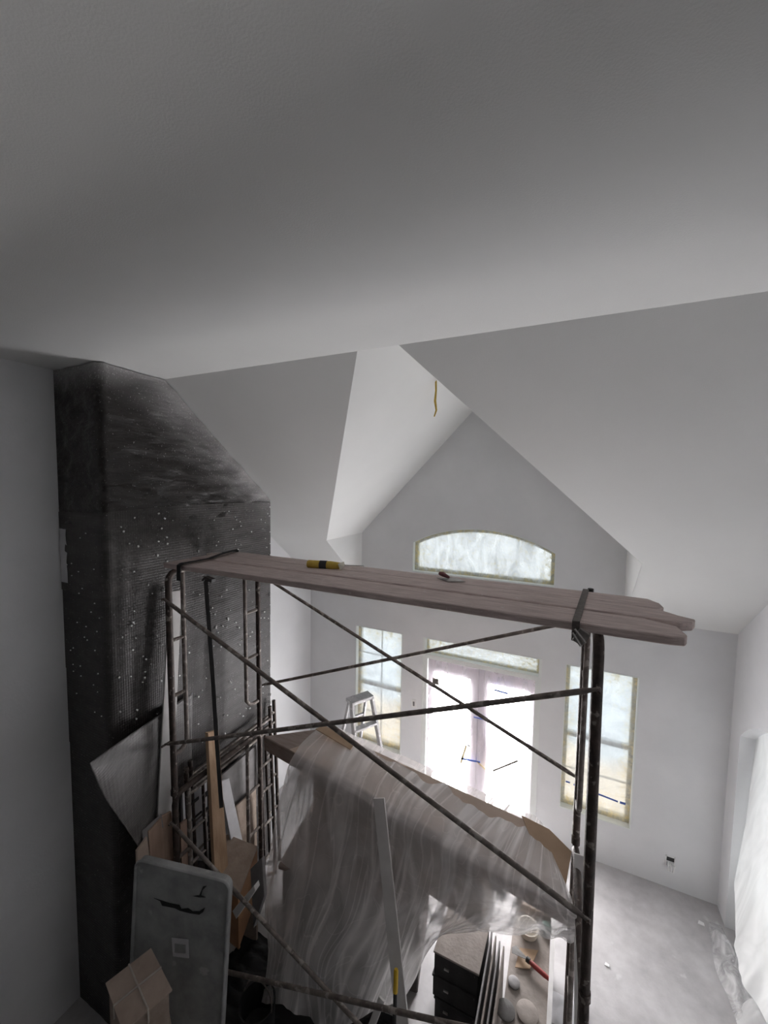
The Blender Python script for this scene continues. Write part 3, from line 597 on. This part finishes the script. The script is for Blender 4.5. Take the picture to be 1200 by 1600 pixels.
SH = [[(506, 1133, 3.66), (462, 1176, 3.10), (442, 1235, 3.02), (429, 1300, 2.94), (417, 1390, 2.80), (424, 1480, 2.62), (412, 1560, 2.42)],
      [(549, 1149, 3.64), (520, 1203, 3.03), (507, 1255, 2.97), (500, 1310, 2.89), (492, 1378, 2.80), (470, 1470, 2.58), (455, 1568, 2.44)],
      [(614, 1178, 3.60), (575, 1234, 2.96), (566, 1290, 2.90), (560, 1345, 2.84), (540, 1425, 2.66), (500, 1500, 2.50), (500, 1596, 2.44)],
      [(694, 1212, 3.53), (640, 1272, 2.89), (632, 1330, 2.85), (625, 1385, 2.80), (612, 1440, 2.68), (590, 1510, 2.54), (560, 1586, 2.50)],
      [(759, 1243, 3.47), (700, 1306, 2.83), (694, 1355, 2.80), (685, 1400, 2.77), (670, 1440, 2.72), (652, 1482, 2.68), (640, 1540, 2.62)],
      [(813, 1268, 3.42), (770, 1344, 2.77), (766, 1385, 2.75), (760, 1408, 2.73), (745, 1428, 2.71), (715, 1445, 2.69), (685, 1458, 2.67)],
      [(848, 1290, 3.37), (840, 1379, 2.70), (838, 1410, 2.69), (835, 1425, 2.68), (830, 1437, 2.67), (825, 1447, 2.66), (815, 1455, 2.65)],
      [(860, 1330, 3.12), (896, 1414, 2.63), (898, 1430, 2.63), (898, 1440, 2.62), (897, 1447, 2.62), (896, 1453, 2.61), (894, 1459, 2.60)]]
SP = [[at(a, c, y=y) for a, c, y in colm] for colm in SH]
def sheet(u, v):
    p = cat([cat(c, v) for c in SP], u)
    fold = math.sin(u*70 + 5*nz((u*4, v*1.5, 2)) + 4*v) * nz((u*6, v*2, 7))
    k = .02 if v < .17 else .02 + .05*(v-.17)
    n_ = nz((u*14, v*3, 4.4))*.6 + fold*.5 + nz((u*30+v*10, v*14, 9))*.25
    up = Vector((0, 0, 1)) if v < .15 else Vector((.15, -1, .25)).normalized()
    base = .012 if v < .2 else .02
    return p + up*(base + abs(k)*(n_+.35))
o = MB().grid(sheet, 130, 110).build('plastic_sheet', 'sheet', smooth=True); tag(o, 'big translucent plastic dust sheet draped over the pile in the middle', 'plastic sheet')

# long pale boards leaning on the pile and on the right legs
def lean(name, mat, u0, v0, y0, u1, v1, y1, w, t, label, cat_='board', ext=True, side=(1, 0, 0), z1=0.012):
    a, c = at(u0, v0, y=y0), at(u1, v1, y=y1)
    if ext: c = a + (c-a)*((a.z-z1)/(a.z-c.z))
    return tag(MB().beam(a, c, w, t, side).build(name, mat, bevel=.002), label, cat_)
lean('trim_board', 'whiteboard', 592, 1247, 2.80, 629, 1600, 2.36, .098, .018, 'tall pale board leaning upright in front of the plastic sheet')
lean('trim_board', 'whiteboard', 905, 1335, 2.98, 906, 1600, 2.62, .065, .016, 'narrow pale strip leaning beside the right scaffold legs')
yp = thing('extension_pole', at(618, 1600, y=2.24), 'black pole with a yellow grip standing by the pale board', 'pole')
a = at(619, 1514, y=2.30); c = at(616, 1600, y=2.22); d = (c-a).normalized(); e = a + d*((a.z-.01)/-d.z)
MB().path([a, a+d*.01, a+d*.13], [.012, .016, .016], 10).build('grip', 'yellowgrip', yp, smooth=True)
MB().path([a+d*.13, e], .013, 10).build('shaft', 'black', yp, smooth=True)

# ------------------------------------------------------------------ dark boxes and dusty panels under the sheet, right
f0, f1 = at(679, 1485, z=.62), at(747, 1522, z=.62); b0, b1 = at(696, 1437, z=.62), at(767, 1452, z=.62)
f1.y = f0.y
zs = [0, .2, .4, .62]
for k in range(3):
    dx = (.012, -.008, 0)[k]
    lab = ('bottom dark box of the dusty stack beside the sheet', 'middle dark box of the dusty stack beside the sheet', 'top dark box of the stack, its lid thick with dust')[k]
    t = thing('storage_box', ((f0.x+f1.x)/2, 3.2, zs[k]), lab, 'box', 'dark boxes stacked beside the sheet')
    poly = [(f0.x+dx, f0.y), (f1.x+dx, f1.y), (b1.x+dx-.02, f0.y+.42), (b0.x+dx, f0.y+.42)]
    MB().prism([(x, y, zs[k]+.003) for x, y in poly], (0, 0, zs[k+1]-zs[k]-.022)).build('box_body', 'darkbox', t, bevel=.004)
    MB().prism([(x+(.008 if x > -.6 else -.008), y-.006, zs[k+1]-.019) for x, y in poly], (0, 0, .018)).build('box_lid', 'dust' if k == 2 else 'darkbox', t, bevel=.003)
    MB().bb((f0.x+.09, f0.y-.012, zs[k]+.10), (f0.x+.13, f0.y-.002, zs[k]+.115)).build('latch', 'steel', t)
for k in range(4):
    x = -.43 + k*.036
    tag(MB().beam((x-.03, 3.06, .01), (x-.03, 3.06, .62-.03*k), .012, .72, side=(1, 0, .05)).build('leaning_panel', ('panelgrey', 'dust', 'panelgrey', 'dust')[k]),
        ('grey panel leaning against the dark boxes, nearest them', 'pale edged panel second from the dark boxes', 'grey panel third from the dark boxes', 'white edged panel furthest from the dark boxes')[k], 'panel', 'thin panels standing beside the dark boxes')
ty = thing('wooden_tray', (-.15, 3.55, 0), 'open dusty wooden tray full of tools beside the right scaffold leg', 'tray')
MB().bb((-.31, 2.75, .30), (.02, 3.98, .33)).build('tray_bottom', 'dust', ty)
MB().beam((.03, 2.72, .36), (.045, 4.0, .36), .12, .035, side=(0, 0, 1)).build('tray_side', 'whiteboard', ty)
MB().bb((-.30, 3.97, .30), (.02, 4.0, .42)).build('tray_end', 'plywood', ty)
for x, y in ((-.27, 2.85), (-.02, 2.85), (-.27, 3.85), (-.02, 3.85)): MB().bb((x-.03, y-.03, 0), (x+.03, y+.03, .30)).build('tray_leg', 'lumber', ty)
def disc(px, py, r, z, mat, label, name='sanding_disc', cat_='disc'):
    c = at(px, py, z=z); tag(MB().lathe((c.x, c.y, z-.01), [(r*.9, 0), (r, .006), (r, .014), (r*.85, .02), (.012, .02)], 22).build(name, mat, smooth=True), label, cat_)
disc(790, 1578, .075, .345, 'disc', 'dark grey sanding disc lying in the tray')
disc(824, 1582, .085, .345, 'dust', 'pale dusty disc lying beside the dark disc in the tray')
disc(803, 1535, .05, .345, 'panelgrey', 'small grey disc lying in the tray behind the others')
c = at(825, 1456, z=.36); tag(MB().lathe((c.x, c.y, .332), [(.05, 0), (.085, .03), (.095, .09), (.085, .092), (.07, .03), (.02, .012)], 22).build('bowl', 'cream', smooth=True), 'cream bowl in the tray just under the sheet hem', 'bowl')
c = at(853, 1452, z=.36); b = MB(); b.lathe((c.x, c.y, .332), [(.04, 0), (.05, .02), (.05, .06), (.03, .075), (.015, .08)], 14); tag(b.build('green_jar', 'green', smooth=True), 'small dark green jar at the far end of the tray', 'jar')
poly = [at(*p_, z=.345) for p_ in ((812, 1482), (841, 1486), (828, 1515), (805, 1512))]
tag(MB().prism(poly, (0, 0, .008)).build('cardboard_piece', 'card'), 'piece of tan cardboard lying in the tray', 'cardboard')
rt = thing('trowel', at(840, 1515, z=.36), 'red handled hand tool lying across the tray', 'tool')
a, c = at(826, 1501, z=.39), at(858, 1530, z=.39); d = (c-a).normalized()
MB().path([a, a+d*.04, c-d*.04, c], [.015, .02, .019, .014], 10).build('handle', 'red', rt, smooth=True)
MB().path([a-d*.02, a+d*.01], .022, 10).build('ferrule', 'black', rt, smooth=True)
w0 = a-d*.02; sdv = Vector((d.y, -d.x, 0)); MB().prism([w0+sdv*.01, w0-sdv*.01, w0-d*.12-sdv*.04+Vector((0, 0, -.02)), w0-d*.14+Vector((0, 0, -.02)), w0-d*.12+sdv*.04+Vector((0, 0, -.02))], (0, 0, .003)).build('blade', 'disc', rt)

# ------------------------------------------------------------------ spare frames and boards by the chimney
def spare(x0, x1, ya, yb, ztop, label):
    t = thing('spare_frame', ((x0+x1)/2, (ya+yb)/2, 0), label, 'scaffold frame', 'spare scaffold frames leaning at the chimney')
    P = lambda y, z: Vector((x1+(x0-x1)*z/1.9, y, z))
    for y in (ya, yb): MB().path([P(y, 0), P(y, ztop)], .021, 10).build('leg', 'rust', t, smooth=True)
    for z in (ztop-.14, ztop-.26): MB().path([P(ya, z), P(yb, z)], .018, 8).build('top_bar', 'oldpipe', t, smooth=True)
    for a, c in ((ya, ya+.17), (yb, yb-.17)):
        MB().path([P(c, ztop-.26), P(c, .25)], .015, 8).build('inner_leg', 'rust', t, smooth=True)
        for z in (.3, .7, 1.1, 1.4): MB().path([P(a, z), P(c, z)], .014, 8).build('rung', 'oldpipe', t, smooth=True)
spare(-3.10, -3.02, 2.46, 3.62, 2.00, 'rusty spare scaffold frame leaning nearest the chimney netting')
spare(-3.03, -2.96, 2.36, 3.47, 2.02, 'rusty spare scaffold frame leaning in front of another one')
def slat(name, mat, pts, x, t, label, cat_='board', grp=None):
    """flat board: four photo corners on a leaning plane (x top, x bottom)"""
    q = [at(u, v, x=xx) for (u, v), xx in zip(pts, x)]
    n_ = (q[1]-q[0]).cross(q[3]-q[0]).normalized()
    if n_.x < 0: n_ = -n_
    return tag(MB().prism(q, -n_*t).build(name, mat, bevel=.0015), label, cat_, grp)
slat('trim_board', 'whiteboard', [(265, 925), (284, 922), (266, 1345), (243, 1345)], (-3.08, -3.08, -3.05, -3.05), .015, 'tall white board leaning on the chimney behind the left scaffold leg')
slat('wood_post', 'pine', [(325, 1145), (341, 1141), (360, 1400), (338, 1400)], (-2.90, -2.90, -2.72, -2.72), .038, 'yellow pine stud standing upright by the spare frames')
slat('foam_strip', 'paper', [(344, 1222), (358, 1216), (380, 1318), (362, 1318)], (-2.95, -2.95, -2.90, -2.90), .02, 'white foam strip leaning right of the pine stud', 'strip')
slat('shelf_panel', 'plywood', [(367, 1262), (400, 1232), (402, 1345), (372, 1345)], (-2.99, -2.99, -2.95, -2.95), .018, 'tan board leaning behind the far spare frame legs')
slat('film_wrapped_board', 'panelgrey', [(346, 1212), (400, 1165), (402, 1260), (352, 1262)], (-3.06, -3.06, -3.05, -3.05), .02, 'grey film wrapped panel standing behind the spare frames', 'panel')
wp = slat('printed_carton', 'paper', [(285, 1238), (333, 1215), (336, 1345), (288, 1345)], (-3.08, -3.08, -3.06, -3.06), .03, 'pale printed carton standing behind the near spare frame', 'carton')
for u, v, w_, h_ in ((303, 1252, .10, .03), (322, 1240, .05, .05), (306, 1275, .12, .02), (324, 1262, .05, .03), (326, 1285, .04, .04)):
    c = at(u, v, x=-3.07); MB().bb((c.x+.002, c.y-w_/2, c.z-h_/2), (c.x+.008, c.y+w_/2, c.z+h_/2)).build('print_block', 'ink', wp)
LB = [([(232, 1300), (252, 1278), (262, 1400), (238, 1400)], 'lumber', 'short brown board end leaning furthest left behind the folding table', -2.985),
      ([(214, 1330), (230, 1308), (242, 1400), (216, 1400)], 'cardgrey', 'brown board offcut low beside the netting flap', -2.955),
      ([(250, 1278), (268, 1268), (280, 1400), (258, 1400)], 'lumber', 'brown board just left of the near scaffold leg', -3.0),
      ([(282, 1288), (292, 1280), (300, 1400), (286, 1400)], 'lumber', 'brown board just right of the near scaffold leg', -2.99)]
for pts, mt, lab, x in LB: slat('board_offcut', mt, pts, (x, x, x+.02, x+.02), .022, lab, 'board', 'short boards behind the folding table')
slat('plastic_offcut', 'panelgrey', [(222, 1298), (252, 1272), (256, 1292), (224, 1322)], (-3.0, -3.0, -2.99, -2.99), .006, 'small grey slab edge showing beside the netting flap', 'slab')
# hanging black strap
b = MB(); pts = [at(321, 902, y=2.52), at(327, 985, y=2.52), at(333, 1070, y=2.50), at(338, 1150, y=2.48), at(346, 1262, y=2.45)]
for i in range(4): b.beam(pts[i], pts[i+1], .034, .005, side=(.5, .6, 0))
tag(b.build('hanging_strap', 'black'), 'long black strap hanging from the planks in front of the netting', 'strap')
c = at(328, 905, y=2.50); tag(MB().box(c, (.09, .04, .03), Matrix.Rotation(.2, 3, 'Y')).path([c+Vector((-.05, 0, .01)), c+Vector((-.09, 0, -.02))], .012, 6).build('clamp', 'black'), 'black clamp holding the hanging strap under the planks', 'clamp')

# open wooden bin and small boards right of the folding table
bn = thing('wooden_bin', at(380, 1400, z=.7), 'dusty brown wooden bin tipped beside the folding table', 'box')
t0, t1, t2, t3 = at(354, 1303, z=1.06), at(402, 1322, z=1.02), at(372, 1402, z=.96), at(338, 1376, z=1.0)
MB().prism([t0, t1, t2, t3], (0, 0, -.02)).build('bin_lid', 'plywood', bn)
MB().prism([t1-Vector((0, 0, .02)), t2-Vector((0, 0, .02)), t2-Vector((0, 0, .5)), t1-Vector((0, 0, .5))], (-.02, .01, 0)).build('bin_side', 'plyorange', bn)
MB().prism([t2-Vector((0, 0, .02)), t3-Vector((0, 0, .02)), t3-Vector((0, 0, .5)), t2-Vector((0, 0, .5))], (0, .02, 0)).build('bin_side', 'plyorange', bn)
MB().prism([t0-Vector((0, 0, .02)), t3-Vector((0, 0, .02)), t3-Vector((0, 0, .98)), t0-Vector((0, 0, .98))], (.02, .01, 0)).build('bin_side', 'plywood', bn)
MB().prism([t0-Vector((0, 0, .02)), t1-Vector((0, 0, .02)), t1-Vector((0, 0, 1.0)), t0-Vector((0, 0, 1.0))], (0, -.02, 0)).build('bin_side', 'plywood', bn)
def leanbox(pts, y, t, mat, name, label, cat_='board'):
    q_ = [at(u, v, y=y_) for (u, v), y_ in zip(pts, y)]
    n_ = (q_[1]-q_[0]).cross(q_[3]-q_[0]).normalized()
    if n_.y < 0: n_ = -n_
    return tag(MB().prism(q_, n_*t).build(name, mat, bevel=.002), label, cat_)
leanbox([(391, 1358), (409, 1340), (413, 1400), (396, 1450)], (2.36, 2.36, 2.30, 2.28), .03, 'panelgrey', 'board_offcut', 'grey board offcut standing against the bin')
leanbox([(363, 1424), (397, 1384), (399, 1392), (369, 1436)], (2.16, 2.16, 2.16, 2.16), .05, 'whiteboard', 'wood_block', 'pale square wood strip sticking out beside the folding table', 'strip')

# ------------------------------------------------------------------ folding table, string-tied box
ft = thing('folding_table', (-2.6, 1.85, 0), 'dusty grey folding tabletop standing on end, its wrapping torn', 'table')
tl, tr2 = at(214, 1342, y=1.80), at(359, 1378, y=2.00)
bl0, br0 = at(213, 1610, y=1.74), at(348, 1640, y=1.94)
ux = (tr2-tl); wlen = ux.length; ux.normalize(); dn = ((bl0+br0)/2-(tl+tr2)/2); dn -= ux*dn.dot(ux); dn.normalize()
hgt = (tl.z-.01)/-dn.z
nrm = ux.cross(dn).normalized()
if nrm.y > 0: nrm = -nrm
ol = []
rc = .06
for (cx_, cz_, a0) in ((rc, rc, math.pi), (wlen-rc, rc, 1.5*math.pi), (wlen-.02, hgt-.02, 0), (.02, hgt-.02, .5*math.pi)):
    r_c = rc if cz_ < .2 else .02
    for k in range(6):
        a = a0 + k*math.pi/10; ol.append(tl + ux*(cx_+r_c*math.cos(a)) + dn*(cz_+r_c*math.sin(a)))
MB().prism([p_-nrm*.05 for p_ in ol], nrm*.05).build('table_top', 'dustytable', ft, bevel=.012)
rim = [p_ + nrm*.006 for p_ in ol]; MB().path(rim+[rim[0]], .012, 8).build('rim', 'dustytable', ft, smooth=True)
PX = lambda u, v, o_=.004: tl + ux*((u)*wlen) + dn*v + nrm*o_
def onface(px, py):
    d_ = at(px, py, y=1)-EYE; return EYE + d_*((tl-EYE).dot(nrm)/d_.dot(nrm)) + nrm*.004
tear = [(241, 1402), (250, 1405), (266, 1410), (281, 1413), (284, 1419), (295, 1418), (302, 1423), (312, 1423), (321, 1417), (318, 1424), (312, 1428), (298, 1426), (282, 1422), (274, 1418), (254, 1414), (251, 1407)]
MB().prism([onface(*p_) for p_ in tear], nrm*.002).build('tear', 'tearblack', ft)['label'] = 'long black rip in the grey wrapping'
t2_ = [(302, 1399), (312, 1398), (318, 1384), (324, 1383), (317, 1390), (315, 1398), (322, 1401), (312, 1401)]
MB().prism([onface(*p_) for p_ in t2_], nrm*.002).build('tear', 'tearblack', ft)['label'] = 'small black rip in the grey wrapping'
MB().prism([onface(*p_) for p_ in ((269, 1464), (295, 1467), (296, 1496), (271, 1493))], nrm*.002).build('paper_label', 'paper', ft)
MB().prism([onface(*p_) for p_ in ((274, 1473), (291, 1475), (291, 1488), (274, 1487))], nrm*.004).build('label_print', 'dustytable', ft)

cb = thing('tied_box', (-2.6, 1.6, .72), 'brown cardboard box tied with string, bottom left by the wall', 'box')
q4 = [at(165, 1536, z=1.06), at(236, 1481, z=1.16), at(269, 1546, z=1.12), at(192, 1612, z=1.02)]
MB().prism(q4, (0, 0, -.012)).build('lid', 'cardgrey', cb)
cen = sum(q4, Vector())/4; low = [cen + (p_-cen)*.9 for p_ in q4]
bt = [Vector((p_.x, p_.y, .72)) for p_ in low]; b = MB()
b.add([p_-Vector((0, 0, .012)) for p_ in low] + bt, [(0, 1, 5, 4), (1, 2, 6, 5), (2, 3, 7, 6), (3, 0, 4, 7), (4, 5, 6, 7)]); b.build('body', 'plywood', cb)
mid = lambda i, j: q4[i].lerp(q4[j], .5) + Vector((0, 0, .006))
for i, j, k, l in ((0, 1, 3, 2), (1, 2, 0, 3)):
    MB().path([mid(i, j)+Vector((0, 0, -.03)), mid(i, j), mid(k, l), mid(k, l)+Vector((0, 0, -.1))], .006, 6).build('string', 'stringw', cb)
q5 = [at(*p_, z=.71) for p_ in ((205, 1602), (264, 1578), (275, 1640), (216, 1680))]
tag(MB().prism(q5, (0, 0, -.70)).build('carton', 'cardgrey', bevel=.004), 'lower brown carton at the bottom edge underneath the tied box', 'box')
# dark clutter under the scaffold; the black floor sheet paints in its shade
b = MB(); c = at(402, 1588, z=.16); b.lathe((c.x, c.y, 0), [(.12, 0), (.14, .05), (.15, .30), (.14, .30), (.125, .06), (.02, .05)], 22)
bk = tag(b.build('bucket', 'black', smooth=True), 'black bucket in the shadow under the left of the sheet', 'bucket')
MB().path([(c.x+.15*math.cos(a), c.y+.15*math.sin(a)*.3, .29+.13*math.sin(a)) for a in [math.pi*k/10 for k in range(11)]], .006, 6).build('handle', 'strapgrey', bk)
tp = MB().grid(lambda u, v: Vector((-2.8+1.8*u+.1*nz((u*2, v*3, 4)), 2.12+.75*v+.06*nz((u*3, v*2, 1)), .008+.09*abs(nz((u*7, v*6, 2.5)))+.04*abs(nz((u*16, v*15, 6))))), 60, 44).build('shade_sheet', 'shade_sheet', smooth=True); tag(tp, 'rumpled black layer added as painted shade on the floor under the sheet', 'shade_sheet')
lean('board_offcut', 'whiteboard', 597, 1560, 2.45, 582, 1600, 2.40, .05, .02, 'short pale stick poking out at the bottom behind the pale board', 'stick')

# ------------------------------------------------------------------ plastic heap on the floor, right
def heap(cx_, cy_, rx, ry, h, seed):
    def fn(u, v):
        a = 2*math.pi*u; r = v; x = math.cos(a)*rx*r; y = math.sin(a)*ry*r
        edge = 1+.35*nz((math.cos(a)*1.7, math.sin(a)*1.7, seed))
        z = h*(1-r*r)*(.55+.8*abs(nz((x*7, y*7, seed))))+.06*abs(nz((x*16+y*6, y*16, seed+3)))*(1-r) + .006
        return Vector((cx_+x*edge, cy_+y*edge, z))
    return fn
c = at(1150, 1530, z=0); tag(MB().grid(heap(c.x, c.y, .13, .52, .16, 2.2), 64, 24).build('plastic_heap', 'puddle', smooth=True), 'crumpled clear plastic heaped on the floor under the drape', 'plastic sheet')
c = at(1192, 1600, z=.12); tag(MB().grid(heap(c.x+.05, c.y-.05, .22, .26, .34, 5.5), 64, 24).build('wrapped_bundle', 'drape', smooth=True), 'pinkish white wrapped bundle on the floor in the bottom right corner', 'bundle')
for (u, v), lab, s in (((1095, 1443), 'small white paint chip on the floor near the far corner', .03), ((948, 1508), 'small white chip on the floor beside the scaffold leg', .022)):
    c = at(u, v, z=0); tag(MB().prism([(c.x-s, c.y-s*.6, .001), (c.x+s*.9, c.y-s*.7, .001), (c.x+s, c.y+s*.4, .001), (c.x-s*.4, c.y+s*.8, .001)], (0, 0, .008)).build('paint_chip', 'switchwhite'), lab, 'debris')
c = at(890, 1585, z=.02); tag(MB().grid(lambda u, v: Vector((c.x-.16+.3*u, c.y-.12+.24*v, .012+.02*abs(nz((u*3, v*3, 8))))), 10, 10).build('paper_sheet', 'paper', smooth=True), 'crumpled white paper on the floor behind the right scaffold legs', 'paper')
